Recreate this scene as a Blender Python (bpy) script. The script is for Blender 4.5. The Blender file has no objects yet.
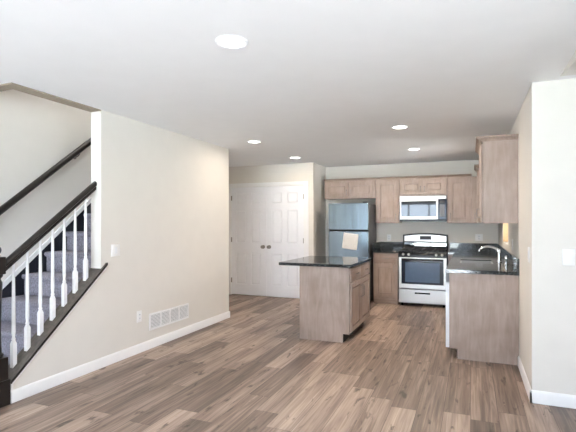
import bpy, math, random
from mathutils import Vector, Matrix
random.seed(7)
SC = bpy.context.scene
COL = SC.collection

# ------------------------------------------------------------------ camera
cd = bpy.data.cameras.new('camera')
cam = bpy.data.objects.new('camera', cd)
COL.objects.link(cam)
cam.location = (0, 0, 1.3704)
cam.rotation_euler = (math.pi / 2, 0, 0.3887)
cd.sensor_width = 36.0
cd.lens = 445.13 / 576 * 36.0
cd.shift_y = 6.8 / 576
cd.clip_start = 0.05
SC.camera = cam

# ------------------------------------------------------------------ world, daylight, exposure
SC.view_settings.view_transform = 'Standard'
SC.view_settings.look = 'None'
SC.view_settings.gamma = 1.0
SC.view_settings.use_curve_mapping = False
SC.view_settings.exposure = 0.60
w = bpy.data.worlds.new('daylight_sky')
SC.world = w
w.use_nodes = True
bgn = w.node_tree.nodes['Background']
bgn.inputs['Color'].default_value = (0.62, 0.78, 1.0, 1)
bgn.inputs['Strength'].default_value = 1.6


def area_light(name, loc, rot, sx, sy, power, color):
    l = bpy.data.lights.new(name, 'AREA')
    l.shape = 'RECTANGLE'
    l.size, l.size_y = sx, sy
    l.energy = power
    l.color = color
    o = bpy.data.objects.new(name, l)
    COL.objects.link(o)
    o.location = loc
    o.rotation_euler = rot
    return o


DAY = (0.80, 0.885, 1.0)
# area lights standing in for daylight at the sink window and unseen openings
area_light('daylight_rear_door', (-1.5, -2.79, 1.15), (math.pi / 2, 0, 0), 3.1, 2.0, 84, DAY)
area_light('daylight_rear_window', (1.6, -2.79, 1.45), (math.pi / 2, 0, 0), 1.7, 1.3, 6, DAY)
area_light('side_window_fill', (3.19, -0.3, 1.4), (0, math.pi / 2, 0), 1.4, 2.6, 56, DAY)  # side window and its light added to brighten the left wall
area_light('daylight_kitchen_window', (0.62, 6.62, 1.55), (0, math.pi / 2, 0), 0.9, 0.9, 14, (1.0, 0.93, 0.82))
# area lights added outside, aimed up through the glazing to lift the ceiling
area_light('ceiling_fill_rear', (-1.5, -4.1, .1), (math.pi - .65, 0, 0), 3.6, 1.8, 260, (0.88, 0.91, 1.0))
area_light('ceiling_fill_side', (4.6, -0.3, .1), (math.pi, -.65, 0), 1.8, 3.4, 200, (0.88, 0.91, 1.0))
area_light('stairwell_fill', (-3.8, 4.6, 4.85), (0, 0, 0), 0.7, 2.6, 27, (1.0, 0.97, 0.93))  # unseen light added to brighten the far stairwell wall

sun = bpy.data.lights.new('sun', 'SUN')
sun.energy = 150.0
sun.angle = 0.03
sun.color = (0.87, 0.915, 1.0)
so = bpy.data.objects.new('sun', sun)
COL.objects.link(so)
so.rotation_euler = Vector((-0.10, 1.0, -1.15)).to_track_quat('-Z', 'Y').to_euler()

# ------------------------------------------------------------------ material helpers
def srgb(r, g, b):
    def f(c):
        c /= 255.0
        return c / 12.92 if c <= 0.04045 else ((c + 0.055) / 1.055) ** 2.4
    return (f(r), f(g), f(b), 1.0)


def new_mat(name):
    m = bpy.data.materials.new(name)
    m.use_nodes = True
    nt = m.node_tree
    return m, nt, nt.nodes, nt.links, nt.nodes['Principled BSDF']


def simple(name, col, rough=0.5, metal=0.0, noise=0.04, nscale=20.0, bump=0.0, stretch=(1, 1, 1), emit=None, strength=0):
    """principled paint / metal / plastic with a little procedural variation"""
    m, nt, N, L, p = new_mat(name)
    tc = N.new('ShaderNodeTexCoord')
    mp = N.new('ShaderNodeMapping')
    mp.inputs['Scale'].default_value = stretch
    nz = N.new('ShaderNodeTexNoise')
    nz.inputs['Scale'].default_value = nscale
    nz.inputs['Detail'].default_value = 3
    L.new(tc.outputs['Object'], mp.inputs['Vector'])
    L.new(mp.outputs['Vector'], nz.inputs['Vector'])
    r = N.new('ShaderNodeValToRGB')
    a = [max(0, c * (1 - noise)) for c in col[:3]]
    b = [min(1, c * (1 + noise)) for c in col[:3]]
    r.color_ramp.elements[0].color = (*a, 1)
    r.color_ramp.elements[1].color = (*b, 1)
    r.color_ramp.elements[0].position = 0.3
    r.color_ramp.elements[1].position = 0.7
    L.new(nz.outputs['Fac'], r.inputs['Fac'])
    L.new(r.outputs['Color'], p.inputs['Base Color'])
    p.inputs['Roughness'].default_value = rough
    p.inputs['Metallic'].default_value = metal
    if bump:
        bp = N.new('ShaderNodeBump')
        bp.inputs['Strength'].default_value = bump
        bp.inputs['Distance'].default_value = 0.004
        L.new(nz.outputs['Fac'], bp.inputs['Height'])
        L.new(bp.outputs['Normal'], p.inputs['Normal'])
    if emit:
        p.inputs['Emission Color'].default_value = emit
        p.inputs['Emission Strength'].default_value = strength
    return m


def wood(name, c_lo, c_hi, grain='z', rough=0.42):
    m, nt, N, L, p = new_mat(name)
    tc = N.new('ShaderNodeTexCoord')
    mp = N.new('ShaderNodeMapping')
    mp.inputs['Scale'].default_value = {'z': (16, 16, 2.2), 'x': (2.2, 26, 26), 'y': (26, 2.2, 26)}[grain]
    n1 = N.new('ShaderNodeTexNoise')
    n1.inputs['Scale'].default_value = 1.6
    n1.inputs['Detail'].default_value = 6
    n1.inputs['Distortion'].default_value = 0.6
    n2 = N.new('ShaderNodeTexNoise')
    n2.inputs['Scale'].default_value = 5.0
    n2.inputs['Detail'].default_value = 3
    mx = N.new('ShaderNodeMath'); mx.operation = 'MULTIPLY_ADD'
    mx.inputs[1].default_value = 0.55
    ad = N.new('ShaderNodeMath'); ad.operation = 'MULTIPLY'
    ad.inputs[1].default_value = 0.45
    r = N.new('ShaderNodeValToRGB')
    r.color_ramp.elements[0].color = c_lo
    r.color_ramp.elements[1].color = c_hi
    r.color_ramp.elements[0].position = 0.34
    r.color_ramp.elements[1].position = 0.66
    L.new(tc.outputs['Object'], mp.inputs['Vector'])
    L.new(mp.outputs['Vector'], n1.inputs['Vector'])
    L.new(tc.outputs['Object'], n2.inputs['Vector'])
    L.new(n2.outputs['Fac'], ad.inputs[0])
    L.new(n1.outputs['Fac'], mx.inputs[0])
    L.new(ad.outputs[0], mx.inputs[2])
    L.new(mx.outputs[0], r.inputs['Fac'])
    L.new(r.outputs['Color'], p.inputs['Base Color'])
    p.inputs['Roughness'].default_value = rough
    return m


def granite():
    m, nt, N, L, p = new_mat('dark_granite')
    tc = N.new('ShaderNodeTexCoord')
    v = N.new('ShaderNodeTexVoronoi')
    v.inputs['Scale'].default_value = 190
    n = N.new('ShaderNodeTexNoise')
    n.inputs['Scale'].default_value = 60
    n.inputs['Detail'].default_value = 4
    a = N.new('ShaderNodeMath'); a.operation = 'MULTIPLY'
    r = N.new('ShaderNodeValToRGB')
    r.color_ramp.elements[0].color = srgb(22, 25, 27)
    r.color_ramp.elements[1].color = srgb(120, 126, 126)
    r.color_ramp.elements[0].position = 0.22
    r.color_ramp.elements[1].position = 0.62
    L.new(tc.outputs['Object'], v.inputs['Vector'])
    L.new(tc.outputs['Object'], n.inputs['Vector'])
    L.new(v.outputs['Color'], a.inputs[0])
    L.new(n.outputs['Fac'], a.inputs[1])
    L.new(a.outputs[0], r.inputs['Fac'])
    L.new(r.outputs['Color'], p.inputs['Base Color'])
    p.inputs['Roughness'].default_value = 0.09
    p.inputs['Specular IOR Level'].default_value = 0.35
    return m


def floor_mat():
    m, nt, N, L, p = new_mat('vinyl_plank_floor')
    g = N.new('ShaderNodeNewGeometry')
    s = N.new('ShaderNodeSeparateXYZ')
    L.new(g.outputs['Position'], s.inputs[0])

    def math_(op, a, b=None, c=None):
        n = N.new('ShaderNodeMath'); n.operation = op
        for i, x in enumerate((a, b, c)):
            if x is None:
                continue
            if isinstance(x, (int, float)):
                n.inputs[i].default_value = x
            else:
                L.new(x, n.inputs[i])
        return n.outputs[0]
    u = math_('DIVIDE', s.outputs['X'], 0.182)
    col = math_('FLOOR', u)
    fu = math_('FRACT', u)
    wn = N.new('ShaderNodeTexWhiteNoise'); wn.noise_dimensions = '1D'
    L.new(col, wn.inputs['W'])
    v = math_('ADD', math_('DIVIDE', s.outputs['Y'], 1.22), math_('MULTIPLY', wn.outputs['Value'], 7.3))
    row = math_('FLOOR', v)
    fv = math_('FRACT', v)
    cv = N.new('ShaderNodeCombineXYZ')
    L.new(col, cv.inputs[0]); L.new(row, cv.inputs[1])
    w2 = N.new('ShaderNodeTexWhiteNoise'); w2.noise_dimensions = '2D'
    L.new(cv.outputs[0], w2.inputs['Vector'])
    seed = w2.outputs['Value']
    # grain, long along the plank
    def noise(sx, sy, scale, detail, distort, off):
        c = N.new('ShaderNodeCombineXYZ')
        L.new(math_('MULTIPLY', s.outputs['X'], sx), c.inputs[0])
        L.new(math_('MULTIPLY', s.outputs['Y'], sy), c.inputs[1])
        L.new(math_('MULTIPLY', seed, off), c.inputs[2])
        n = N.new('ShaderNodeTexNoise')
        n.inputs['Scale'].default_value = scale
        n.inputs['Detail'].default_value = detail
        n.inputs['Distortion'].default_value = distort
        L.new(c.outputs[0], n.inputs['Vector'])
        return n.outputs['Fac']
    grain = noise(38, 1.5, 1.0, 7, 1.0, 40)
    broad = noise(9, .8, 1.0, 3, 0.6, 90)
    knots = noise(17, 4.5, 1.0, 4, 0.5, 60)
    t = math_('ADD', math_('MULTIPLY', seed, 0.50), math_('MULTIPLY', grain, 1.05))
    t = math_('ADD', t, math_('MULTIPLY', broad, 0.75))
    t = math_('SUBTRACT', t, 0.64)
    r = N.new('ShaderNodeValToRGB')
    e = r.color_ramp.elements
    e[0].position = 0.12; e[0].color = srgb(90, 77, 70)
    e[1].position = 0.95; e[1].color = srgb(190, 171, 157)
    x = e.new(0.45); x.color = srgb(131, 113, 102)
    x = e.new(0.68); x.color = srgb(163, 143, 130)
    L.new(t, r.inputs['Fac'])
    kr = N.new('ShaderNodeMapRange')
    kr.inputs['From Min'].default_value = 0.615
    kr.inputs['From Max'].default_value = 0.70
    kr.inputs['To Min'].default_value = 0.0
    kr.inputs['To Max'].default_value = 0.85
    L.new(knots, kr.inputs['Value'])
    mk = N.new('ShaderNodeMix'); mk.data_type = 'RGBA'
    L.new(kr.outputs[0], mk.inputs['Factor'])
    L.new(r.outputs['Color'], mk.inputs['A'])
    mk.inputs['B'].default_value = srgb(58, 47, 42)
    seam = math_('MAXIMUM', math_('LESS_THAN', fu, 0.022), math_('LESS_THAN', fv, 0.0035))
    ms = N.new('ShaderNodeMix'); ms.data_type = 'RGBA'
    L.new(math_('MULTIPLY', seam, 0.65), ms.inputs['Factor'])
    L.new(mk.outputs['Result'], ms.inputs['A'])
    ms.inputs['B'].default_value = srgb(60, 50, 45)
    L.new(ms.outputs['Result'], p.inputs['Base Color'])
    p.inputs['Roughness'].default_value = 0.42
    b = N.new('ShaderNodeBump')
    b.inputs['Strength'].default_value = 0.12
    b.inputs['Distance'].default_value = 0.002
    L.new(grain, b.inputs['Height'])
    L.new(b.outputs['Normal'], p.inputs['Normal'])
    return m


def glass_mat(name, tint=(0.97, 0.99, 1, 1), refl=0.08):
    m, nt, N, L, p = new_mat(name)
    N.remove(p)
    out = N['Material Output']
    t = N.new('ShaderNodeBsdfTransparent'); t.inputs['Color'].default_value = tint
    g = N.new('ShaderNodeBsdfGlossy'); g.inputs['Roughness'].default_value = 0.02
    f = N.new('ShaderNodeFresnel'); f.inputs['IOR'].default_value = 1.45
    mx = N.new('ShaderNodeMixShader')
    L.new(f.outputs[0], mx.inputs['Fac'])
    L.new(t.outputs[0], mx.inputs[1]); L.new(g.outputs[0], mx.inputs[2])
    L.new(mx.outputs[0], out.inputs['Surface'])
    return m


def paper_mat():
    m, nt, N, L, p = new_mat('printed_paper')
    tc = N.new('ShaderNodeTexCoord')
    mp = N.new('ShaderNodeMapping'); mp.inputs['Scale'].default_value = (60, 60, 90)
    n = N.new('ShaderNodeTexNoise'); n.inputs['Scale'].default_value = 1.0; n.inputs['Detail'].default_value = 4
    r = N.new('ShaderNodeValToRGB')
    r.color_ramp.elements[0].color = srgb(196, 194, 194); r.color_ramp.elements[0].position = 0.34
    r.color_ramp.elements[1].color = srgb(226, 224, 222); r.color_ramp.elements[1].position = 0.56
    L.new(tc.outputs['Object'], mp.inputs['Vector']); L.new(mp.outputs['Vector'], n.inputs['Vector'])
    L.new(n.outputs['Fac'], r.inputs['Fac']); L.new(r.outputs['Color'], p.inputs['Base Color'])
    p.inputs['Roughness'].default_value = 0.7
    return m


M = dict(
    wall=simple('beige_wall_paint', srgb(226, 222, 216), 0.75, noise=0.012, nscale=6),
    ceil=simple('white_ceiling_paint', srgb(241, 241, 242), 0.9, noise=0.01, nscale=5),
    trim=simple('white_trim_paint', srgb(240, 240, 241), 0.4, noise=0.01),
    rim=simple('taupe_rim_shade', srgb(150, 138, 122), 0.8, noise=0.03),  # brown shade of the rim carried by its colour
    door=simple('white_door_paint', srgb(240, 241, 246), 0.42, noise=0.01),
    floor=floor_mat(),
    wood=wood('stained_maple', srgb(144, 126, 115), srgb(171, 152, 141), 'z'),
    woodx=wood('stained_maple_across', srgb(144, 126, 115), srgb(171, 152, 141), 'x'),
    woody=wood('stained_maple_deep', srgb(144, 126, 115), srgb(171, 152, 141), 'y'),
    gran=granite(),
    steel=simple('brushed_steel', (0.26, 0.32, 0.37, 1), 0.22, 1.0, 0.10, 5, bump=0.25, stretch=(2.2, 1, .25)),  # bluish base carries daylight reflected by the refrigerator doors
    steel_lt=simple('light_brushed_steel', (0.52, 0.515, 0.50, 1), 0.36, 0.9, 0.04, 8, stretch=(60, 1, 1)),
    grey_side=simple('grey_appliance_side', srgb(98, 98, 100), 0.45, 0.2),
    chrome=simple('polished_chrome', (0.82, 0.82, 0.82, 1), 0.1, 1.0),
    nickel=simple('satin_nickel', (0.30, 0.28, 0.265, 1), 0.3, 1.0),
    black=simple('black_gloss_plastic', srgb(14, 14, 16), 0.22),
    blackglass=simple('sky_tint_black_glass', srgb(22, 32, 46), 0.07),  # faint blue of reflected sky mixed into the black
    sky_glass=simple('reflecting_black_glass', srgb(24, 28, 32), 0.04),
    oven_window=simple('sky_tint_oven_window', srgb(66, 88, 116), 0.08),  # blue sky reflection put into the base colour
    cap=simple('dark_stained_cap', srgb(88, 82, 76), 0.3, noise=0.3, nscale=3, stretch=(14, 2, 14)),
    iron=simple('cast_iron', srgb(26, 25, 25), 0.6, noise=0.2),
    espresso=simple('espresso_stained_wood', srgb(30, 26, 25), 0.32, noise=0.25, nscale=3, stretch=(14, 2, 14)),
    navy=simple('dark_navy_paint', srgb(24, 26, 36), 0.5, noise=0.1),
    carpet=simple('grey_carpet', srgb(140, 138, 150), 0.98, noise=0.3, nscale=70, bump=0.6),
    whiteplastic=simple('white_plastic', srgb(242, 242, 242), 0.35, noise=0.005),
    white_enamel=simple('white_enamel', srgb(238, 240, 244), 0.3, noise=0.005),
    lens=simple('lit_lamp_lens', (0.95, 0.93, 0.9, 1), 0.5, emit=(1, 0.95, 0.88, 1), strength=6.0),
    display=simple('dark_display', srgb(30, 28, 28), 0.5),
    glass=glass_mat('window_glass'),
    paper=paper_mat(),
    grille=simple('grille_back_grey', srgb(150, 152, 156), 0.7),  # mid grey sheet behind the louvers
    darkkick=simple('dark_toe_kick', srgb(42, 38, 36), 0.7),  # toe kick boards in one dark brown
    concrete=simple('pale_concrete', srgb(205, 203, 200), 0.9, noise=0.06, nscale=6),
    lawn=simple('lawn', srgb(112, 122, 92), 0.95, noise=0.3, nscale=3),
    jamb=simple('tan_window_jamb', srgb(226, 190, 146), 0.6, noise=0.03),
)

M['black'].node_tree.nodes['Principled BSDF'].inputs['Specular IOR Level'].default_value = 0.25
M['sky_glass'].node_tree.nodes['Principled BSDF'].inputs['IOR'].default_value = 1.9

# ------------------------------------------------------------------ mesh helpers
class MB:
    def __init__(s, frame=None):
        s.v, s.f = [], []
        s.fr = frame or Matrix.Identity(4)

    def add(s, vs, fs):
        n = len(s.v)
        s.v += [s.fr @ Vector(p) for p in vs]
        s.f += [tuple(i + n for i in q) for q in fs]
        return s

    def box(s, x0, x1, y0, y1, z0, z1):
        vs = [(x0, y0, z0), (x1, y0, z0), (x1, y1, z0), (x0, y1, z0), (x0, y0, z1), (x1, y0, z1), (x1, y1, z1), (x0, y1, z1)]
        return s.add(vs, [(0, 3, 2, 1), (4, 5, 6, 7), (0, 1, 5, 4), (1, 2, 6, 5), (2, 3, 7, 6), (3, 0, 4, 7)])

    def loft(s, rings, cap=True):
        """rings: equal-length closed loops"""
        n = len(rings[0])
        vs = [p for r in rings for p in r]
        fs = []
        for k in range(len(rings) - 1):
            for i in range(n):
                j = (i + 1) % n
                fs.append((k * n + i, k * n + j, (k + 1) * n + j, (k + 1) * n + i))
        if cap:
            fs.append(tuple(reversed(range(n))))
            fs.append(tuple(range((len(rings) - 1) * n, len(rings) * n)))
        return s.add(vs, fs)

    def prism_x(s, poly, x0, x1):
        return s.loft([[(x0, a, b) for a, b in poly], [(x1, a, b) for a, b in poly]])

    def prism_y(s, poly, y0, y1):
        return s.loft([[(a, y0, b) for a, b in poly], [(a, y1, b) for a, b in poly]])

    def lathe(s, prof, c, axis='z', seg=24):
        rings = []
        for r, h in prof:
            ring = []
            for i in range(seg):
                a = 2 * math.pi * i / seg
                p, q = r * math.cos(a), r * math.sin(a)
                ring.append({'z': (c[0] + p, c[1] + q, c[2] + h), 'y': (c[0] + p, c[1] + h, c[2] + q), 'x': (c[0] + h, c[1] + p, c[2] + q)}[axis])
            rings.append(ring)
        return s.loft(rings)

    def tube(s, path, r, seg=12):
        path = [Vector(p) for p in path]
        rr = r if isinstance(r, (list, tuple)) else [r] * len(path)
        rings = []
        ref = None
        for i, p in enumerate(path):
            d = (path[min(i + 1, len(path) - 1)] - path[max(i - 1, 0)]).normalized()
            if ref is None:
                ref = Vector((0, 0, 1)) if abs(d.z) < 0.9 else Vector((1, 0, 0))
            a = d.cross(ref).normalized()
            b = d.cross(a).normalized()
            ref = -b if ref.dot(-b) > 0 else b
            a = d.cross(ref).normalized(); b = a.cross(d).normalized()
            rings.append([tuple(p + (a * math.cos(t) + b * math.sin(t)) * rr[i]) for t in [2 * math.pi * k / seg for k in range(seg)]])
        return s.loft(rings)

    def frustum(s, x0, x1, y0, y1, z0, z1, ins):
        """raised field: base rectangle at z0 shrinking by ins to z1"""
        a = [(x0, y0, z0), (x1, y0, z0), (x1, y1, z0), (x0, y1, z0)]
        b = [(x0 + ins, y0 + ins, z1), (x1 - ins, y0 + ins, z1), (x1 - ins, y1 - ins, z1), (x0 + ins, y1 - ins, z1)]
        return s.loft([a, b])


def world_loc(o):
    v = Vector((0, 0, 0))
    while o:
        v += o.location
        o = o.parent
    return v


def obj(name, mb, mat, parent=None, bev=0.0, seg=2, loc=None, label=None, smooth=40):
    me = bpy.data.meshes.new(name)
    base = world_loc(parent) if parent else Vector((0, 0, 0))
    org = Vector(loc) if loc is not None else base
    me.from_pydata([tuple(p - org) for p in mb.v], [], mb.f)
    me.update()
    import bmesh
    bm = bmesh.new(); bm.from_mesh(me)
    bmesh.ops.recalc_face_normals(bm, faces=bm.faces)
    bm.to_mesh(me); bm.free()
    me.materials.append(mat)
    for p in me.polygons:
        p.use_smooth = True
    me.set_sharp_from_angle(angle=math.radians(smooth))
    o = bpy.data.objects.new(name, me)
    COL.objects.link(o)
    if parent:
        o.parent = parent
    o.location = org - base
    if bev:
        b = o.modifiers.new('bevel', 'BEVEL')
        b.width = bev; b.segments = seg; b.limit_method = 'ANGLE'; b.angle_limit = math.radians(50)
        b.harden_normals = False
    if label:
        o['label'] = label
    return o


def thing(name, label, cat, loc, group=None):
    o = bpy.data.objects.new(name, None)
    o.empty_display_size = 0.1
    COL.objects.link(o)
    o.location = loc
    o['label'] = label
    o['category'] = cat
    if group:
        o['group'] = group
    return o


def tag(o, label, cat, group=None, kind=None):
    o['label'] = label
    o['category'] = cat
    if group:
        o['group'] = group
    if kind:
        o['kind'] = kind
    return o


def struct(name, mb, mat, label, cat, bev=0.0):
    o = obj(name, mb, mat, bev=bev)
    return tag(o, label, cat, kind='structure')


def frame(origin, U, V, Nn):
    m = Matrix.Identity(4)
    for i, a in enumerate((U, V, Nn)):
        for k in range(3):
            m[k][i] = a[k]
    for k in range(3):
        m[k][3] = origin[k]
    return m


X_, Y_, Z_ = (1, 0, 0), (0, 1, 0), (0, 0, 1)
NX, NY = (-1, 0, 0), (0, -1, 0)

# ------------------------------------------------------------------ room constants
H = 2.44
XL = -3.232          # face of the left wall
XS = -4.25           # far wall of the stairwell
YR = -2.7            # rear wall of the room
XR = 0.435           # kitchen right wall
YP = 3.85            # partition right of the kitchen
YB = 8.207           # kitchen back wall
YD = 7.467           # pantry front
XE = 3.1             # right wall of the living room
SL = 0.815           # stair slope


def zline(y):        # line through the stair nosings
    return 0.212 + SL * (y - 2.38)


# ------------------------------------------------------------------ setting: shell
struct('floor', MB().box(-4.5, XE + .1, YR - .1, YB + .1, -0.12, 0), M['floor'],
       'grey brown wood plank floor running through the whole room', 'floor')
c = MB()
c.box(XL, XE + .1, YR - .1, YB + .1, H, H + .12)
c.box(-4.5, XL, YR - .1, 2.34, H, H + .12)
c.box(-4.5, XL, 5.51, YB + .1, H, H + .12)
struct('ceiling', c, M['ceil'], 'smooth white ceiling over living area and kitchen', 'ceiling')
# rim of the stairwell opening; its shade is put into a taupe colour
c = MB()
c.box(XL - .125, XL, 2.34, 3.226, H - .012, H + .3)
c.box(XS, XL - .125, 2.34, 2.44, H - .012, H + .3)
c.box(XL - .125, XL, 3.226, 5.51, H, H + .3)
struct('trim_1', c, M['rim'], 'rim around the stairwell opening in the ceiling, shade put into its taupe colour', 'ceiling trim')
# upper part of the stairwell
c = MB()
c.box(XL - .125, XL, 2.34, 5.51, H + .3, 5.0)
c.box(XS, XL, 2.24, 2.34, H + .12, 5.0)
c.box(XS, XL, 5.51, 5.61, H + .12, 5.0)
c.box(-4.4, XL, 2.24, 5.61, 5.0, 5.1)
struct('wall_upper_stairwell', c, M['wall'], 'beige wall of the open stairwell above the ceiling', 'wall')

struct('wall_left', MB().prism_x([(2.328, 0), (5.635, 0), (5.635, H), (3.226, H), (3.226, .903), (2.328, .148)], XL - .125, XL), M['wall'],
       'long beige wall with sloped lower edge along the staircase', 'wall')
struct('wall_stairwell', MB().box(-4.37, XS, YR, 5.51, 0, 5.0), M['wall'],
       'beige wall at the far side of the stairs behind the black handrail', 'wall')
c = MB().box(-4.5, XL - .125, 5.51, 5.635, 0, H)
c.box(-4.5, -4.38, 5.635, YD + .1, 0, H)
struct('wall_hall', c, M['wall'], 'beige wall of the short hall beside the white double doors', 'wall')

# pantry block: front wall with a door opening, side wall towards the fridge
DX0, DX1, DC = -4.225, -2.755, -3.49
c = MB()
c.box(-4.5, DX0 - .02, YD, YD + .1, 0, H)
c.box(DX1 + .02, -2.575, YD, YB, 0, H)
c.box(DX0 - .02, DX1 + .02, YD, YD + .1, 2.055, H)
c.box(DX0 - .02, DX1 + .02, YD + .1, YD + .14, 0, 2.055)
struct('wall_pantry', c, M['wall'], 'beige pantry wall block with white double doors left of the refrigerator', 'wall')
struct('wall_back', MB().box(-2.575, XR + .12, YB, YB + .1, 0, H), M['wall'],
       'beige kitchen back wall behind range and cabinets', 'wall')

# right kitchen wall with window opening above the sink
WY0, WY1, WZ0, WZ1 = 6.15, 7.08, 1.10, 2.0
c = MB()
c.box(XR, XR + .14, YP, WY0, 0, H)
c.box(XR, XR + .14, WY1, YB, 0, H)
c.box(XR, XR + .14, WY0, WY1, 0, WZ0)
c.box(XR, XR + .14, WY0, WY1, WZ1, H)
struct('wall_right', c, M['wall'], 'beige right kitchen wall beside sink and cabinets', 'wall')
struct('wall_partition', MB().box(XR + .14, XE, YP, YP + .12, 0, H).box(XR, XR + .14, YP - .001, YP, 0, H), M['wall'],
       'pale wall at the right facing the camera with a light switch', 'wall')
# window above the sink
c = MB()
c.box(XR + .1, XR + .138, WY0, WY0 + .045, WZ0, WZ1)
c.box(XR + .1, XR + .138, WY1 - .045, WY1, WZ0, WZ1)
c.box(XR + .1, XR + .138, WY0 + .045, WY1 - .045, WZ0, WZ0 + .045)
c.box(XR + .1, XR + .138, WY0 + .045, WY1 - .045, WZ1 - .045, WZ1)
c.box(XR + .105, XR + .133, WY0 + .045, WY1 - .045, 1.53, 1.57)
win = struct('window_1', c, M['trim'], 'small window above the sink in the right kitchen wall', 'window')
obj('window_pane', MB().box(XR + .117, XR + .121, WY0 + .04, WY1 - .04, WZ0 + .04, WZ1 - .04), M['glass'], win)
obj('jamb', MB().box(XR + .002, XR + .1, WY1 - .012, WY1 - .0005, WZ0, WZ1).box(XR + .002, XR + .1, WY0 + .0005, WY0 + .012, WZ0, WZ1), M['jamb'], win)

# rear and side walls behind the camera with glazing
def glazed_wall(name, opens, axis, label):
    """wall along x (axis 'x' at y=YR) or y (axis 'y' at x=XE) with openings (a0,a1,z0,z1)"""
    c = MB()
    lo, hi = (-4.37, XE) if axis == 'x' else (YR, YP)
    cuts = sorted(opens)
    P = lambda a0, a1, z0, z1: c.box(a0, a1, YR - .12, YR, z0, z1) if axis == 'x' else c.box(XE, XE + .12, a0, a1, z0, z1)
    cur = lo
    for a0, a1, z0, z1 in cuts:
        P(cur, a0, 0, H)
        if z0 > 0:
            P(a0, a1, 0, z0)
        P(a0, a1, z1, H)
        cur = a1
    P(cur, hi, 0, H)
    return struct(name, c, M['wall'], label, 'wall')


def glazing(name, a0, a1, z0, z1, nm, axis, label):
    c = MB(); g = MB()
    d0 = YR - .09 if axis == 'x' else XE + .03
    B = lambda q, p0, p1, y0, y1, t0, t1: q.box(p0, p1, d0 + t0, d0 + t1, y0, y1) if axis == 'x' else q.box(d0 + t0, d0 + t1, p0, p1, y0, y1)
    f = .06
    B(c, a0, a1, z0, z0 + f, 0, .05); B(c, a0, a1, z1 - f, z1, 0, .05)
    for i in range(nm + 1):
        q = a0 + (a1 - a0 - f) * i / nm
        B(c, q, q + f, z0 + f, z1 - f, 0, .05)
    B(c, a0 + f, a1 - f, (z0 + z1) / 2 + .35, (z0 + z1) / 2 + .38, .01, .04) if nm == 4 else None
    B(g, a0 + .03, a1 - .03, z0 + .03, z1 - .03, .022, .028)
    o = struct(name, c, M['trim'], label, 'window')
    obj('window_pane', g, M['glass'], o)


glazed_wall('wall_rear', [(-3.1, 0.1, 0.0, 2.15), (0.7, 2.5, .8, 2.1)], 'x', 'beige rear wall behind the camera with glazed door')
glazed_wall('wall_side', [(-1.7, 1.1, .7, 2.1)], 'y', 'beige side wall of the living area with an added wide window')
glazing('window_2', -3.1, 0.1, 0.0, 2.15, 4, 'x', 'wide glazed patio door in the rear wall')
glazing('window_3', 0.7, 2.5, .8, 2.1, 2, 'x', 'double window in the rear wall')
glazing('window_4', -1.7, 1.1, .7, 2.1, 3, 'y', 'wide window added in the unseen side wall to bring in daylight')
struct('ground', MB().box(-14, 16, -22, YR - .2, -.3, -.15), M['lawn'], 'green lawn outside the patio door', 'ground')

c = MB().box(-7, 9, -8, YR - .125, -.15, -.02)  # pale slab added outside to bounce sunlight onto the ceiling
c.box(XE + .125, 9, YR - .125, 6, -.15, -.02)
struct('ground_bounce_slab', c, M['concrete'], 'pale concrete slab added outside the glazed openings to bounce sunlight inside', 'patio')

# bulkhead at the upper right corner of the view
struct('trim_2', MB().loft([[(.605, 3.76, H - .001), (.605, 3.76, H), (XE, 3.76, H), (XE, 3.76, H - .001)],
                            [(.605, 2.9, H - .11), (.605, 2.9, H), (XE, 2.9, H), (XE, 2.9, H - .11)]]), M['wall'],
       'shallow sloped bulkhead under the ceiling at the upper right', 'ceiling trim')


def bb_profile(t=.014, h=.095):
    return [(0, 0), (t, 0), (t, h - .018), (t * .75, h - .010), (t * .4, h), (0, h)]


def base_x(c, y, x0, x1, sgn):      # runs along x on a wall at y, sticking out in sgn*y
    c.loft([[(x0, y + sgn * a, b) for a, b in bb_profile()], [(x1, y + sgn * a, b) for a, b in bb_profile()]])


def base_y(c, x, y0, y1, sgn):
    c.loft([[(x + sgn * a, y0, b) for a, b in bb_profile()], [(x + sgn * a, y1, b) for a, b in bb_profile()]])


c = MB(); base_y(c, XL, 2.328, 5.649, 1); base_x(c, 5.635, -4.38, XL + .014, 1)
struct('baseboard_left', c, M['trim'], 'white baseboard along the long left wall', 'baseboard')
c = MB(); base_y(c, XR, YP - .015, 4.795, -1)
struct('baseboard_kitchen', c, M['trim'], 'short white baseboard running from wall corner to wooden end panel', 'baseboard')
c = MB(); base_x(c, YP - .001, XR - .014, XE, -1)
struct('baseboard_right', c, M['trim'], 'white baseboard below the pale wall at the right', 'baseboard')
c = MB(); base_y(c, -2.575, YD, YB, 1); base_x(c, YD, -2.665, -2.561, -1)
struct('baseboard_pantry', c, M['trim'], 'white baseboard around the pantry corner by the refrigerator', 'baseboard')
# wall edge trim beside the newel and under the stair cap
c = MB()
c.prism_x([(2.328, .1), (2.345, .1), (2.345, .142), (3.28, .929), (3.28, .961), (2.328, .159)], XL, XL + .010)
struct('trim_3', c, M['trim'], 'thin white trim under the dark stair cap on the left wall', 'trim')

# door casing and the pantry doors
c = MB()
for a, b in ((DX0 - .095, DX0 - .005), (DX1 + .005, DX1 + .095)):
    c.box(a, b, YD - .018, YD, 0, 2.045)
c.box(DX0 - .095, DX1 + .095, YD - .018, YD, 2.045, 2.115)
c.box(DX0 - .018, DX0 - .004, YD + .001, YD + .09, 0, 2.05); c.box(DX1 + .004, DX1 + .018, YD + .001, YD + .09, 0, 2.05)
c.box(DX0 - .018, DX1 + .018, YD + .001, YD + .09, 2.042, 2.053)
struct('trim_4', c, M['trim'], 'white casing around the pantry double doors', 'door casing', bev=.003)


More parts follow.
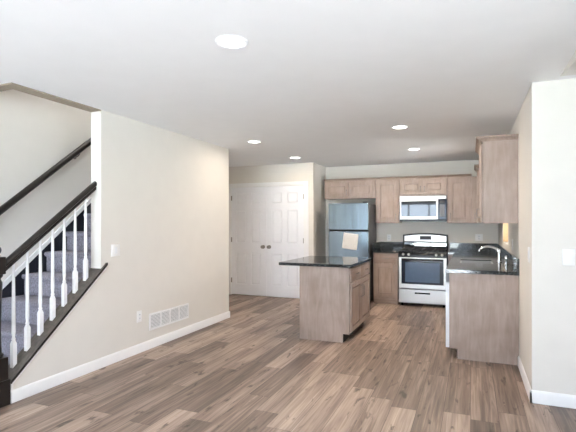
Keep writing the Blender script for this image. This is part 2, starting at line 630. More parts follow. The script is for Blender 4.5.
def six_panel(c, wd, ht, t):
    st, mid = .105, .10
    pw = (wd - 2 * st - mid) / 2
    rows = [(.20, .80), (.98, 1.60), (1.71, 1.925)]
    d = .016
    c.box(0, wd, 0, ht, 0, t - d)
    c.box(0, st, 0, ht, t - d, t); c.box(wd - st, wd, 0, ht, t - d, t)
    c.box(st + pw, st + pw + mid, 0, ht, t - d, t)
    for u in (st, st + pw + mid):
        zs = [0] + [q for r in rows for q in r] + [ht]
        for k in range(0, len(zs), 2):
            c.box(u, u + pw, zs[k], zs[k + 1], t - d, t)
        for z0, z1 in rows:
            c.frustum(u + .016, u + pw - .016, z0 + .016, z1 - .016, t - d, t - .003, .014)


for n, (x0, x1, kx, side) in enumerate(((DX0, DC - .002, DC - .062, 'left'), (DC + .002, DX1, DC + .062, 'right')), 1):
    mb = MB(frame((x0, YD + .036, .012), X_, Z_, NY))
    six_panel(mb, x1 - x0, 2.025, .034)
    d = struct('door_%d' % n, mb, M['door'], 'white six panel pantry door leaf, %s of the pair' % side, 'door')
    kb = MB().lathe([(.034, 0), (.034, -.006), (.014, -.009), (.012, -.028), (.024, -.036), (.032, -.050), (.029, -.064), (.014, -.072)], (kx, YD + .002, .925), 'y', 20)
    obj('door_knob', kb, M['nickel'], d)
    hx = x0 if side == 'left' else x1
    for hz in (.28, 1.05, 1.84):
        obj('hinge', MB().lathe([(.008, -.045), (.008, .045)], (hx, YD - .004, hz), 'z', 10).box(hx - .012, hx + .012, YD - .002, YD + .001, hz - .045, hz + .045), M['nickel'], d)

# ------------------------------------------------------------------ staircase
st = thing('staircase', 'carpeted staircase rising behind the white balusters', 'staircase', (-3.8, 2.4, 0))
for k in range(1, 11):
    y0 = 2.38 + .26 * (k - 1); z0, z1 = .212 * (k - 1), .212 * k
    back = y0 + .53
    poly = [(y0 + .03, z0 + .002), (y0 + .03, z1 - .055), (y0 + .010, z1 - .047), (y0 + .001, z1 - .03), (y0 + .001, z1 - .016), (y0 + .009, z1 - .004), (y0 + .022, z1), (back, z1), (back, z0 + .002)]
    obj('carpeted_step', MB().prism_x(poly, -4.222, -3.362), M['carpet'], st)
ya, yb = 2.36, 5.3
obj('skirt_board', MB().prism_x([(ya, 0), (ya, zline(ya) + .03), (yb, zline(yb) + .03), (yb, zline(yb) - .6), (ya + .5, 0)], XS + .001, XS + .02), M['navy'], st, label='dark painted skirt board along the far wall')
obj('skirt_cap', MB().prism_x([(ya, zline(ya) + .032), (ya, zline(ya) + .085), (yb, zline(yb) + .085), (yb, zline(yb) + .032)], XS + .001, XS + .026), M['trim'], st, label='white moulding on top of the dark skirt board')


def zcap(y):
    return .188 + .842 * (y - 2.334)


cp = MB().prism_x([(2.32, zcap(2.32) - .022), (3.224, zcap(3.224) - .022), (3.224, zcap(3.224)), (2.32, zcap(2.32))], XL - .13, XL + .02)
cp.prism_x([(3.224, zcap(3.224) - .022), (3.285, zcap(3.285) - .022), (3.285, zcap(3.285)), (3.224, zcap(3.224))], XL + .0005, XL + .02)
cap_o = obj('stringer_cap', cp, M['cap'], st, label='dark stained sloping cap board under the balusters')

ce = MB().prism_x([(2.32, zcap(2.32) - .023), (3.286, zcap(3.286) - .023), (3.286, zcap(3.286) + .0005), (2.32, zcap(2.32) + .0005)], XL + .0202, XL + .026)
obj('cap_edge', ce, M['espresso'], cap_o, label='black front edge of the sloping cap')

rl = thing('stair_railing', 'dark newel and handrail with white balusters at the open stair side', 'railing', (-3.292, 2.25, 0))
BX = -3.31
def zrail(y):
    return 1.058 + .772 * (y - 2.411)


# handrail with a shaped profile, swept along the slope
prof = [(-.020, 0), (.020, 0), (.022, .014), (.015, .022), (.028, .032), (.028, .048), (.018, .060), (0, .064), (-.018, .060), (-.028, .048), (-.028, .032), (-.015, .022), (-.022, .014)]
ha = math.atan(.772)
def rail_ring(y):
    return [(BX + u, y, zrail(y) + v / math.cos(ha)) for u, v in prof]
obj('handrail', MB().loft([rail_ring(2.27), rail_ring(3.2255)]), M['espresso'], rl)
nx, ny = -3.275, 2.248
nw = MB().box(nx - .055, nx + .055, ny - .058, ny + .058, .19, .36)
nw.lathe([(.045, .36), (.05, .385), (.036, .40), (.032, .55), (.036, .80), (.042, .92), (.030, .95), (.045, .97), (.045, .985)], (nx, ny, 0), 'z', 20)
nw.box(nx - .046, nx + .046, ny - .046, ny + .046, .985, 1.115)
post = obj('newel_post', nw, M['espresso'], rl, bev=.004)
obj('post_base', MB().box(XL - .13, XL + .018, 2.15, 2.3185, 0, .19), M['espresso'], post, bev=.004)
pr = [(.022, 1.115), (.030, 1.122), (.018, 1.132)]
for i in range(9):
    a = -1.1 + i * (math.pi / 2 + 1.1) / 8
    pr.append((max(.002, .036 * math.cos(a)), 1.165 + .036 * math.sin(a)))
obj('ball_finial', MB().lathe(pr, (nx, ny, 0), 'z', 20), M['espresso'], post)
for i in range(7):
    y = 2.411 + .1176 * i
    zb = zcap(y) + .022
    zt = zrail(y) + .012
    b = MB()
    h = .0165
    zl, zh = zcap(y - h) - .001, zcap(y + h) - .001
    b.loft([[(BX - h, y - h, zl), (BX + h, y - h, zl), (BX + h, y + h, zh), (BX - h, y + h, zh)],
            [(BX - h, y - h, zb + .15), (BX + h, y - h, zb + .15), (BX + h, y + h, zb + .15), (BX - h, y + h, zb + .15)],
            [(BX - .009, y - .009, zb + .175), (BX + .009, y - .009, zb + .175), (BX + .009, y + .009, zb + .175), (BX - .009, y + .009, zb + .175)]])
    b.lathe([(.010, zb + .172), (.0155, zb + .185), (.0105, zb + .20), (.0145, zb + .24), (.0125, zb + .5), (.010, zt - .05), (.0095, zt)], (BX, y, 0), 'z', 14)
    obj('baluster', b, M['trim'], rl, smooth=50)

# wall mounted handrail at the far side
wr = thing('wall_handrail', 'black round handrail mounted on the far stairwell wall', 'handrail', (-4.17, 2.3, 0.98))
def zfar(y):
    return 1.482 + .778 * (y - 2.901)
obj('rail', MB().tube([(-4.17, 2.1, zfar(2.1)), (-4.17, 3.0, zfar(3.0)), (-4.17, 4.9, zfar(4.9))], .033, 16), M['espresso'], wr)
for y in (2.75, 3.84):
    obj('bracket', MB().tube([(-4.17, y, zfar(y) - .025), (-4.175, y, zfar(y) - .055), (-4.20, y, zfar(y) - .075), (XS + .002, y, zfar(y) - .08)], .007, 8).lathe([(.026, .001), (.026, .006), (.01, .01)], (XS, y, zfar(y) - .08), 'x', 14), M['nickel'], wr)

# ------------------------------------------------------------------ wall plates and grille
def plate(name, label, cat, fr, wd, ht, kind, group=None):
    """fr: frame with origin in the plate centre, U across, V up, N out of the wall"""
    org = fr @ Vector((0, 0, 0))
    t = thing(name, label, cat, org, group)
    p = MB(fr)
    a, b = wd / 2, ht / 2
    p.loft([[(-a, -b, .0005), (a, -b, .0005), (a, b, .0005), (-a, b, .0005)], [(-a, -b, .004), (a, -b, .004), (a, b, .004), (-a, b, .004)],
            [(-a + .004, -b + .004, .007), (a - .004, -b + .004, .007), (a - .004, b - .004, .007), (-a + .004, b - .004, .007)]])
    obj('cover_plate', p, M['whiteplastic'], t)
    n = max(1, round(wd / .06 - .6))
    for i in range(n):
        u = (i - (n - 1) / 2) * .046
        if kind == 'switch':
            obj('rocker', MB(fr).box(u - .015, u + .015, -.032, .032, .0072, .010), M['white_enamel'], t, bev=.001)
        else:
            for v in (-.02, .02):
                q = MB(fr).box(u - .016, u + .016, v - .013, v + .013, .0072, .009)
                so = obj('socket', q, M['white_enamel'], t, bev=.002)
                obj('slot', MB(fr).box(u - .008, u - .005, v - .005, v + .006, .0092, .0096).box(u + .005, u + .008, v - .005, v + .006, .0092, .0096), M['black'], so)
    return t


def on_left(y, z): return frame((XL, y, z), NY, Z_, X_)
def on_right(y, z): return frame((XR, y, z), Y_, Z_, NX)
def on_back(x, z): return frame((x, YB, z), X_, Z_, NY)
plate('light_switch', 'white double light switch plate on the long left wall', 'light switch', on_left(3.41, 1.10), .118, .118, 'switch')
plate('wall_outlet', 'white electrical outlet low on the left wall by the vent', 'outlet', on_left(3.748, .383), .075, .118, 'outlet')
plate('light_switch', 'white light switch on the pale wall facing the camera', 'light switch', frame((.675, YP - .001, 1.115), X_, Z_, NY), .08, .122, 'switch')
plate('light_switch', 'white light switch on the narrow kitchen wall near the corner', 'light switch', on_right(4.0, 1.115), .118, .122, 'switch')
plate('wall_outlet', 'white outlet on the right kitchen wall beyond the end of the counter', 'outlet', on_right(5.50, 1.13), .118, .122, 'outlet')
plate('wall_outlet', 'white outlet on back wall between refrigerator and range', 'outlet', on_back(-1.37, 1.10), .075, .118, 'outlet')
plate('wall_outlet', 'white outlet on back wall right of the range near the corner', 'outlet', on_back(.136, 1.12), .118, .118, 'outlet')

VY0, VY1, VZ0, VZ1 = 3.907, 4.627, .196, .380
vt = thing('vent_grille', 'white return air grille above the left baseboard', 'vent', (XL, 4.267, VZ0))
f = .022
c = MB()
c.box(XL + .0005, XL + .012, VY0, VY1, VZ0, VZ0 + f); c.box(XL + .0005, XL + .012, VY0, VY1, VZ1 - f, VZ1)
c.box(XL + .0005, XL + .012, VY0, VY0 + f, VZ0 + f, VZ1 - f); c.box(XL + .0005, XL + .012, VY1 - f, VY1, VZ0 + f, VZ1 - f)
obj('grille_frame', c, M['trim'], vt, bev=.002)
obj('duct_back', MB().box(XL + .0003, XL + .002, VY0 + f, VY1 - f, VZ0 + f, VZ1 - f), M['grille'], vt)
pw = (VY1 - VY0 - 2 * f)
for i in range(1, 4):
    y = VY0 + f + pw * i / 4
    obj('divider', MB().box(XL + .002, XL + .011, y - .007, y + .007, VZ0 + f, VZ1 - f), M['trim'], vt)
for i in range(4):
    a = VY0 + f + pw * i / 4 + .008; b = VY0 + f + pw * (i + 1) / 4 - .008
    c = MB()
    for k in range(9):
        z = VZ0 + f + .006 + k * (VZ1 - VZ0 - 2 * f - .012) / 8.5
        c.prism_y([(XL + .003, z + .007), (XL + .009, z), (XL + .0105, z + .001), (XL + .0045, z + .008)], a, b)
    obj('louver_panel', c, M['trim'], vt)

# ------------------------------------------------------------------ recessed ceiling lights
for (x, y, lab, pw) in ((-1.305, 2.31, 'recessed ceiling light nearest the camera over the living area', 9),
                        (-2.633, 5.25, 'recessed ceiling light just beyond the end of the left wall', 4.5),
                        (-2.657, 6.79, 'recessed ceiling light in front of the pantry double doors', 6),
                        (-.726, 5.07, 'recessed ceiling light over the kitchen, nearer of the right pair', 17),
                        (-.755, 6.66, 'recessed ceiling light over the kitchen nearest the range', 15)):
    t = thing('recessed_light', lab, 'ceiling light', (x, y, H), 'round recessed ceiling lights')
    obj('trim_ring', MB().lathe([(.074, -.001), (.098, -.001), (.098, -.004), (.090, -.009), (.076, -.006), (.074, -.004)], (x, y, H), 'z', 36), M['white_enamel'], t)
    obj('lens', MB().lathe([(.0735, -.001), (.0735, -.0045), (.05, -.0065), (.002, -.007)], (x, y, H), 'z', 36), M['lens'], t)
    l = bpy.data.lights.new('lamp', 'AREA'); l.shape = 'DISK'; l.size = .14; l.energy = pw; l.color = (1, .84, .66)
    lo = bpy.data.objects.new('lamp', l); COL.objects.link(lo); lo.parent = t; lo.location = (0, 0, -.012)

# ------------------------------------------------------------------ cabinets
CT, CH = .90, .865        # worktop height, carcass height


def shaker(mb, wd, ht, t=.02, stile=.058):
    d = .015
    mb.box(0, wd, 0, ht, 0, t - d)
    mb.box(0, stile, 0, ht, t - d, t); mb.box(wd - stile, wd, 0, ht, t - d, t)
    mb.box(stile, wd - stile, 0, stile, t - d, t); mb.box(stile, wd - stile, ht - stile, ht, t - d, t)
    mb.frustum(stile + .010, wd - stile - .010, stile + .010, ht - stile - .010, t - d, t - .005, .003)
    return mb


def pull(fr, u, v, length, vertical, parent, name='handle'):
    a = length / 2
    P = (lambda s, n: (u, v + s, n)) if vertical else (lambda s, n: (u + s, v, n))
    pts = [P(-a, .0005), P(-a, .020), P(-a * .85, .029), P(a * .85, .029), P(a, .020), P(a, .0005)]
    return obj(name, MB(fr).tube(pts, .0052, 8), M['nickel'], parent)


def cab_door(t, fr0, u0, v0, u1, v1, hand, hv, hl=.10, mat='wood'):
    """door on the face frame fr0 (U,V,N); hand = u of the handle"""
    fr = fr0 @ Matrix.Translation((u0, v0, .001))
    d = obj('door', shaker(MB(fr), u1 - u0, v1 - v0), M[mat], t, bev=.0015, seg=1)
    if hand is not None:
        pull(fr0 @ Matrix.Translation((0, 0, .021)), hand, hv, hl, True, d)
    return d


def cab_drawer(t, fr0, u0, v0, u1, v1, mat):
    fr = fr0 @ Matrix.Translation((u0, v0, .001))
    wd, ht = u1 - u0, v1 - v0
    mb = MB(fr).box(0, wd, 0, ht, 0, .014)
    mb.frustum(0, wd, 0, ht, .014, .02, .008)
    d = obj('drawer', mb, M[mat], t)
    pull(fr0 @ Matrix.Translation((0, 0, .021)), (u0 + u1) / 2, (v0 + v1) / 2, .10, False, d)
    return d


def crown(fr, wd, dep, z, out=.035, ht=.045):
    """small cornice: front and both ends, on top of a carcass; fr U across, V up, N out; dep = depth behind"""
    mb = MB(fr)
    prof = [(0.0, 0), (.006, 0), (.010, ht * .35), (out * .7, ht * .75), (out, ht * .8), (out, ht)]
    rings = []
    for o, h in prof:
        rings.append([(-o, z + h, -dep), (-o, z + h, o), (wd + o, z + h, o), (wd + o, z + h, -dep)])
    mb.loft(rings)
    return mb


def wall_cab(label, x0, x1, z0, z1, doors, hand, dep=.325, left_crown=True):
    """cabinet on the back wall; doors = number; hand = list of (u, v) per door or None"""
    yf = YB - dep
    t = thing('wall_cabinet', label, 'cabinet', ((x0 + x1) / 2, YB - dep / 2, z0), 'wall cabinets over the back counter')
    obj('carcass', MB().box(x0, x1, yf, YB - .001, z0, z1), M['wood'], t, bev=.002, seg=1)
    fr = frame((x0, yf, 0), X_, Z_, NY)
    wd = x1 - x0; m = .030; g = .022
    n = doors
    dw = (wd - 2 * m - (n - 1) * g) / n
    for i in range(n):
        u = m + i * (dw + g)
        h = hand[i] if hand else None
        cab_door(t, fr, u, z0 + .025, u + dw, z1 - .03, None if h is None else u + h * dw, None if h is None else hand[n + i] if len(hand) > n else z0 + .11, .09)
    mb = MB(fr)
    prof = [(.0, 0), (.008, 0), (.012, .010), (.018, .014), (.034, .030), (.040, .031), (.040, .040)]
    mb.loft([[(0, z1 + h, -dep + .001), (0, z1 + h, o), (wd, z1 + h, o), (wd, z1 + h, -dep + .001)] for o, h in prof])
    obj('crown', mb, M['woodx'], t)
    return t


wall_cab('wide wall cabinet with two doors above the refrigerator', -2.50, -1.556, 1.808, 2.130, 2, [.93, .07], .325)
wall_cab('tall single door wall cabinet between refrigerator and microwave', -1.552, -1.142, 1.366, 2.130, 1, [.93], .325)
wall_cab('short wall cabinet with two doors directly above the microwave', -1.138, -.362, 1.832, 2.130, 2, [.93, .07], .325)
t = wall_cab('tall single door wall cabinet right of the microwave', -.358, .020, 1.366, 2.130, 1, [.07], .325)
obj('filler_strip', MB().box(.0205, .100, YB - .325, YB - .29, 1.366, 2.130), M['wood'], t)


def side_cab(label, y0, y1, z0, z1, doors, grp):
    xf = .117
    t = thing('wall_cabinet', label, 'cabinet', ((xf + XR) / 2, (y0 + y1) / 2, z0), grp)
    obj('carcass', MB().box(xf, XR - .001, y0, y1, z0, z1), M['wood'], t, bev=.002, seg=1)
    fr = frame((xf, y1, 0), NY, Z_, NX)
    wd = y1 - y0; m = .012; g = .01
    dw = (wd - 2 * m - (doors - 1) * g) / doors
    for i in range(doors):
        u = m + i * (dw + g)
        cab_door(t, fr, u, z0 + .012, u + dw, z1 - .02, u + dw * (.93 if i == 0 and doors > 1 else .07), z0 + .11, .09)
    mb = MB(fr)
    prof = [(.0, 0), (.008, 0), (.012, .012), (.018, .016), (.042, .038), (.050, .040), (.050, .052)]
    mb.loft([[(-.0, z1 + h, -.317), (-.0, z1 + h, o + .012), (wd + o, z1 + h, o + .012), (wd + o, z1 + h, -.317)] for o, h in prof])
    obj('crown', mb, M['woody'], t)
    return t


side_cab('large wall cabinet on the right wall with its wooden end panel facing the camera', 4.90, 5.85, 1.366, 2.185, 2, 'wall cabinets on the right wall')
side_cab('corner wall cabinet on the right wall beyond the sink window', 7.22, YB - .37, 1.366, 2.185, 1, 'wall cabinets on the right wall')

# base cabinet between refrigerator and range
bx0, bx1, byf = -1.530, -1.118, 7.575
t = thing('base_cabinet', 'base cabinet with one drawer and one door left of the range', 'cabinet', ((bx0 + bx1) / 2, 7.9, 0))
obj('carcass', MB().box(bx0, bx1, byf, YB - .001, .1, CH), M['wood'], t, bev=.002, seg=1)
obj('toe_kick', MB().box(bx0, bx1, byf + .03, YB - .05, 0, .1), M['woodx'], t)
fr = frame((bx0, byf, 0), X_, Z_, NY)
cab_drawer(t, fr, .03, .705, bx1 - bx0 - .03, .845, 'woodx')
cab_door(t, fr, .03, .125, bx1 - bx0 - .03, .680, bx1 - bx0 - .06, .60)
# counter to the left of the range
t = thing('countertop', 'dark granite countertop piece between refrigerator and range', 'countertop', ((bx0 + bx1) / 2, 7.9, CH))
obj('slab', MB().box(bx0 - .012, bx1 + .008, byf - .035, YB - .001, CH + .001, CT), M['gran'], t, bev=.004)
obj('backsplash', MB().box(bx0 - .012, bx1 + .008, YB - .021, YB - .0012, CT + .0005, CT + .125), M['gran'], t, bev=.002)

obj('side_splash', MB().box(bx0 - .012, bx0 + .008, byf - .03, YB - .0215, CT + .0005, CT + .125), M['gran'], t, bev=.002)

# right run: end panel + dishwasher + sink base + corner; counter is L shaped
XF = -.197
YE = 4.80
tag(obj('end_panel', MB().prism_y([(XF + .077, 0), (XR - .002, 0), (XR - .002, CH), (XF, CH), (XF, .1), (XF + .077, .1)], YE, YE + .02), M['wood'], loc=(.12, YE, 0)), 'plain wooden end panel closing the right counter run beside the white dishwasher', 'cabinet panel')
t = thing('base_cabinet', 'long sink base cabinet run on the right wall beyond the dishwasher', 'cabinet', (.12, 6.8, 0))
obj('toe_kick', MB().box(XF + .072, XF + .076, 5.44, 7.58, 0, .1), M['darkkick'], t)
# sink base carcass (hollow where the bowl hangs)
sy0, sy1 = 5.44, 6.36
c = MB()
c.box(XF, XR - .002, sy0, sy0 + .018, .1, CH); c.box(XF, XR - .002, sy1 - .018, sy1, .1, CH)
c.box(XF, XF + .018, sy0 + .018, sy1 - .018, .1, CH); c.box(XF + .018, XR - .002, sy0 + .018, sy1 - .018, .1, .118)
c.box(XF, XR - .002, sy1 + .001, YB - .001, .1, CH)
c.box(-.325, XF - .001, 7.585, YB - .001, .1, CH)
obj('carcass', c, M['wood'], t)
fr = frame((XF, sy1, 0), NY, Z_, NX)
for i in range(2):
    u = .02 + i * .45
    cab_door(t, fr, u, .125, u + .43, .68, u + (.40 if i == 0 else .03), .6)
cab_drawer(t, fr, .02, .705, .90, .845, 'woody')
fr = frame((XF, 7.53, 0), NY, Z_, NX)
for i in range(2):
    u = .02 + i * .575
    cab_door(t, fr, u, .125, u + .55, .68, u + (.52 if i == 0 else .03), .6)
    cab_drawer(t, fr, u, .705, u + .55, .845, 'woody')

# dishwasher
t = thing('dishwasher', 'white dishwasher beside the wooden end panel, seen edge on', 'dishwasher', (.1, 5.13, 0))
obj('tub', MB().box(XF + .005, .40, YE + .025, 5.435, .105, .858), M['grey_side'], t)
obj('toe_kick', MB().box(XF + .072, XF + .09, YE + .022, 5.435, 0, .1), M['darkkick'], t)
dr = obj('door', MB().box(XF - .036, XF, YE + .0215, 5.432, .10, .765), M['white_enamel'], t, bev=.004)
obj('control_panel', MB().box(XF - .036, XF, YE + .0215, 5.432, .770, .862), M['grey_side'], t, bev=.004)

# L-shaped worktop with a sink cut-out
cf = XF - .037
skx0, skx1, sky0, sky1 = -.115, .245, 5.60, 6.15
t = thing('countertop', 'L shaped dark granite countertop with the sink at the right wall', 'countertop', (.12, 6.3, CH))
c = MB()
z0, z1 = CH + .001, CT
c.box(cf, skx0, YE - .03, 7.54, z0, z1); c.box(skx1, XR - .001, YE - .03, YB - .001, z0, z1)
c.box(skx0, skx1, YE - .03, sky0, z0, z1); c.box(skx0, skx1, sky1, YB - .001, z0, z1)
c.box(-.330, skx0, 7.54, YB - .001, z0, z1)
obj('slab', c, M['gran'], t)
c = MB()
c.box(-.330, XR - .0215, YB - .021, YB - .0012, CT + .0005, CT + .125)
obj('backsplash', c, M['gran'], t, bev=.002)
obj('backsplash', MB().box(XR - .021, XR - .0012, YE - .028, YB - .0012, CT + .0005, CT + .125), M['gran'], t, bev=.002)
# sink bowl
t = thing('kitchen_sink', 'stainless undermount sink bowl in the granite counter', 'sink', (.065, 5.875, CT - .2))
c = MB()
bd = .19
e = .0015
c.box(skx0 + e, skx1 - e, sky0 + e, sky1 - e, CT - bd, CT - bd + .006)
c.box(skx0 + e, skx0 + .008, sky0 + e, sky1 - e, CT - bd + .006, CT - .012); c.box(skx1 - .008, skx1 - e, sky0 + e, sky1 - e, CT - bd + .006, CT - .012)
c.box(skx0 + .008, skx1 - .008, sky0 + e, sky0 + .008, CT - bd + .006, CT - .012); c.box(skx0 + .008, skx1 - .008, sky1 - .008, sky1 - e, CT - bd + .006, CT - .012)
obj('bowl', c, M['steel_lt'], t)
obj('drain', MB().lathe([(.04, 0), (.04, .003), (.03, .004), (.02, .002)], (.065, 5.875, CT - bd + .0062), 'z', 20), M['chrome'], t)
# faucet
fx, fy = .318, 5.86
t = thing('faucet', 'chrome kitchen faucet with a curved spout beside the sink', 'faucet', (fx, fy, CT))
obj('faucet_body', MB().lathe([(.030, .0005), (.030, .008), (.022, .014), (.019, .05), (.019, .11), (.016, .125)], (fx, fy, CT), 'z', 20), M['chrome'], t)
pts = [(fx, fy, CT + .10)]
for i in range(13):
    a = math.pi * .02 + i / 12 * math.pi * .80
    pts.append((fx - .115 + .115 * math.cos(a), fy, CT + .10 + .085 * math.sin(a)))
pts.append((pts[-1][0] - .006, fy, pts[-1][2] - .02))
obj('spout', MB().tube(pts, [.015] * 3 + [.0125] * 11 + [.014], 14), M['chrome'], t)
obj('lever', MB().tube([(fx, fy, CT + .118), (fx + .004, fy, CT + .145), (fx - .03, fy - .0, CT + .168), (fx - .085, fy, CT + .182)], [.014, .012, .008, .006], 10), M['chrome'], t)
t = thing('soap_dispenser', 'small chrome side sprayer standing right of the faucet', 'sprayer', (.372, 5.55, CT))
obj('dispenser_body', MB().lathe([(.024, .0005), (.024, .006), (.014, .012), (.012, .04), (.016, .06), (.018, .085), (.010, .10)], (.372, 5.55, CT), 'z', 18), M['chrome'], t)

# ------------------------------------------------------------------ island
IX0, IX1, IY0, IY1 = -1.875, -1.272, 4.939, 5.99
t = thing('kitchen_island', 'wooden kitchen island cabinet with two drawers and two doors', 'kitchen island', ((IX0 + IX1) / 2, (IY0 + IY1) / 2, 0))
obj('carcass', MB().box(IX0 + .012, IX1 - .001, IY0 + .0205, IY1, .1, CH).box(IX0 + .012, IX1 - .078, IY0 + .0205, IY1, 0, .1), M['wood'], t)
obj('end_panel', MB().prism_y([(IX0, 0), (IX1 - .077, 0), (IX1 - .077, .1), (IX1, .1), (IX1, CH), (IX0, CH)], IY0, IY0 + .02), M['wood'], t)
obj('back_panel', MB().box(IX0, IX0 + .011, IY0 + .0205, IY1, 0, CH), M['wood'], t)
obj('toe_kick', MB().box(IX1 - .0775, IX1 - .072, IY0 + .0205, IY1, 0, .099), M['darkkick'], t)
fr = frame((IX1 - .001, IY0, 0), Y_, Z_, X_)
ww = IY1 - IY0
hw = (ww - .03 - .03 - .012) / 2
for i in range(2):
    u = .03 + i * (hw + .012)
    cab_drawer(t, fr, u, .700, u + hw, .845, 'woody')
    cab_door(t, fr, u, .118, u + hw, .680, u + (hw - .035 if i == 0 else .035), .53, .13)
t = thing('island_countertop', 'dark granite countertop on the kitchen island with an overhang', 'countertop', ((IX0 + IX1) / 2, (IY0 + IY1) / 2, CH))
obj('slab', MB().box(-2.115, -1.232, 4.87, 6.02, CH + .001, CT), M['gran'], t, bev=.004)

# ------------------------------------------------------------------ refrigerator
RX0, RX1, RY = -2.285, -1.585, 7.43
t = thing('refrigerator', 'stainless steel top freezer refrigerator beside the pantry wall', 'refrigerator', ((RX0 + RX1) / 2, 7.78, 0))
obj('cabinet_body', MB().box(RX0, RX1, RY + .065, 8.13, .03, 1.70), M['grey_side'], t, bev=.006)
obj('foot_grille', MB().box(RX0 + .02, RX1 - .02, RY + .06, RY + .0645, .0, .08), M['black'], t)
obj('freezer_door', MB().box(RX0, RX1, RY, RY + .058, 1.245, 1.708), M['steel'], t, bev=.012, seg=3)
fd = obj('fridge_door', MB().box(RX0, RX1, RY, RY + .058, .085, 1.228), M['steel'], t, bev=.012, seg=3)
obj('door_gasket', MB().box(RX0 + .01, RX1 - .01, RY + .012, RY + .0645, 1.229, 1.244), M['black'], t)
obj('hinge_cover', MB().box(RX1 - .10, RX1 - .02, RY + .01, RY + .12, 1.7085, 1.728), M['grey_side'], t, bev=.005)
# paper on the fridge door
fr = frame((-1.895, RY - .0008, 1.055), (math.cos(-.12), 0, math.sin(-.12)), (-math.sin(-.12), 0, math.cos(-.12)), NY)
pm = MB(fr)
n = 8
rows = []
for j in range(n + 1):
    rows.append([(-.13, -.135 + .27 * j / n, .0006 + .006 * (1 - j / n) ** 2), (.13, -.135 + .27 * j / n, .0006 + .006 * (1 - j / n) ** 2),
                 (.13, -.135 + .27 * j / n, .0001 + .006 * (1 - j / n) ** 2), (-.13, -.135 + .27 * j / n, .0001 + .006 * (1 - j / n) ** 2)])
pm.loft(rows)
tag(obj('paper_sheet', pm, M['paper'], loc=(-1.895, RY, .92)), 'white printed paper stuck slightly tilted on the refrigerator door', 'paper')

# ------------------------------------------------------------------ range
GX0, GX1, GY = -1.104, -.344, 7.53
gw = GX1 - GX0
t = thing('gas_range', 'stainless gas range with black oven window between the base cabinets', 'range', ((GX0 + GX1) / 2, 7.85, 0))
obj('body', MB().box(GX0 + .003, GX1 - .003, GY + .045, 8.16, .04, .885), M['grey_side'], t, bev=.003)
for x in (GX0 + .05, GX1 - .05):
    for y in (GY + .09, 8.1):
        obj('leg', MB().lathe([(.018, 0), (.018, .01), (.012, .04)], (x, y, 0), 'z', 12), M['black'], t)
fr = frame((GX0, GY + .044, 0), X_, Z_, NY)
dw = obj('bottom_drawer', MB(fr).box(.002, gw - .002, .055, .278, 0, .03), M['steel_lt'], t, bev=.005)
obj('handle', MB(fr).box(.26, gw - .26, .205, .232, .0305, .036), M['black'], dw, bev=.003)
od = obj('oven_door', MB(fr).box(.002, gw - .002, .290, .800, 0, .04), M['steel_lt'], t, bev=.006)
obj('door_glass', MB(fr).box(.05, gw - .05, .365, .785, .0402, .0445), M['blackglass'], od, bev=.004)
obj('inner_window', MB(fr).box(.11, gw - .11, .40, .72, .0446, .0455), M['oven_window'], od)
h = MB(fr).tube([(.07, .765, .04), (.07, .765, .075), (.09, .765, .085), (gw - .09, .765, .085), (gw - .07, .765, .075), (gw - .07, .765, .04)], .011, 12)
obj('handle', h, M['black'], od)
ring = [(.806, 0), (.806, .036), (.818, .040), (.880, .018), (.886, 0)]
obj('control_panel', MB(fr).loft([[(0, v, n) for v, n in ring], [(gw, v, n) for v, n in ring]]), M['black'], t)
for u in (.075, .165, gw - .165, gw - .075):
    kn = MB(frame((GX0 + u, GY + .044 - .0305, .848), X_, (0, .25, .968), (0, -.968, .25)))
    kn.lathe([(.021, 0), (.021, .006), (.018, .010), (.016, .026), (.013, .029)], (0, 0, 0), 'z', 20)
    kn.box(-.004, .004, -.018, .018, .029, .034)
    obj('knob', kn, M['steel_lt'], t)
obj('cooktop', MB().box(GX0, GX1, GY + .030, 8.095, .887, .902), M['black'], t, bev=.004)
for bx, by in ((.19, .17), (.57, .17), (.19, .42), (.57, .42)):
    obj('burner', MB().lathe([(.052, 0), (.052, .008), (.036, .010), (.036, .020), (.02, .022)], (GX0 + bx, GY + .03 + by, .9025), 'z', 20), M['iron'], t)
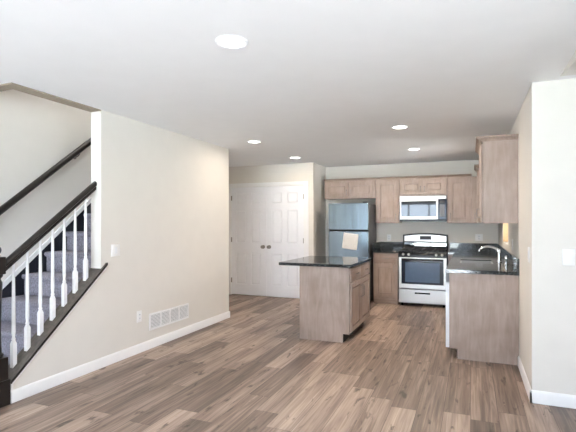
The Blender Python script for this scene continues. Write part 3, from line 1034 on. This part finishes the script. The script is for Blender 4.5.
for gx in (GX0 + .03, GX0 + .39):
    g = MB()
    x0, x1, y0, y1, z = gx, gx + .34, GY + .06, 8.06, .926
    b = .006
    for y in (y0, (y0 + y1) / 2, y1):
        g.box(x0, x1, y - b, y + b, z, z + .012)
    for x in (x0, (x0 + x1) / 2, x1):
        g.box(x - b, x + b, y0, y1, z + .0005, z + .0115)
    for x in (x0, x1):
        for y in (y0, y1):
            g.box(x - b, x + b, y - b, y + b, .9025, z + .006)
    obj('grate', g, M['iron'], t)
# backguard with arched silver panel
def arch(u0, u1, z0, z1, rise, n0, n1, fr):
    a = []
    for k in range(13):
        q = k / 12
        a.append((u1 + (u0 - u1) * q, z1 + rise * (1 - (2 * q - 1) ** 2)))
    poly = [(u0, z0), (u1, z0)] + a
    return MB(fr).loft([[(p, r, n0) for p, r in poly], [(p, r, n1) for p, r in poly]])
fg = frame((GX0, 8.14, 0), X_, Z_, NY)
bgd = obj('backguard', arch(-.005, gw - .012, .90, 1.160, .028, -.04, .03, fg), M['iron'], t)
obj('panel', arch(.022, gw - .038, 1.045, 1.138, .026, .0302, .036, fg), M['steel_lt'], bgd)
obj('lower_panel', MB(fg).box(.022, gw - .038, .955, 1.022, .0302, .034), M['sky_glass'], bgd)
obj('display', MB(fg).box(.285, .475, 1.075, 1.140, .0362, .039), M['display'], bgd, bev=.002)

# ------------------------------------------------------------------ microwave
WX0, WX1 = -1.120, -.362
mw = WX1 - WX0
t = thing('microwave', 'stainless over-the-range microwave with dark reflecting window', 'microwave', ((WX0 + WX1) / 2, 7.98, 1.392))
obj('body', MB().box(WX0, WX1, 7.815, YB - .002, 1.395, 1.826), M['grey_side'], t)
fr = frame((WX0, 7.814, 0), X_, Z_, NY)
md = obj('door', MB(fr).box(.001, .625, 1.425, 1.765, 0, .030), M['steel_lt'], t, bev=.005)
obj('door_window', MB(fr).box(.025, .602, 1.475, 1.735, .0302, .034), M['sky_glass'], md, bev=.003)
obj('vent_strip', MB(fr).box(.001, mw - .001, 1.768, 1.824, 0, .028), M['steel_lt'], t, bev=.004)
pn = obj('control_panel', MB(fr).box(.628, mw - .001, 1.425, 1.765, 0, .030), M['blackglass'], t, bev=.004)
obj('display', MB(fr).box(.650, mw - .03, 1.690, 1.740, .0302, .032), M['display'], pn)
obj('keypad', MB(fr).box(.650, mw - .03, 1.475, 1.675, .0302, .0318), M['grey_side'], pn)
obj('underside', MB(fr).box(.004, mw - .004, 1.393, 1.422, 0, .026), M['black'], t)
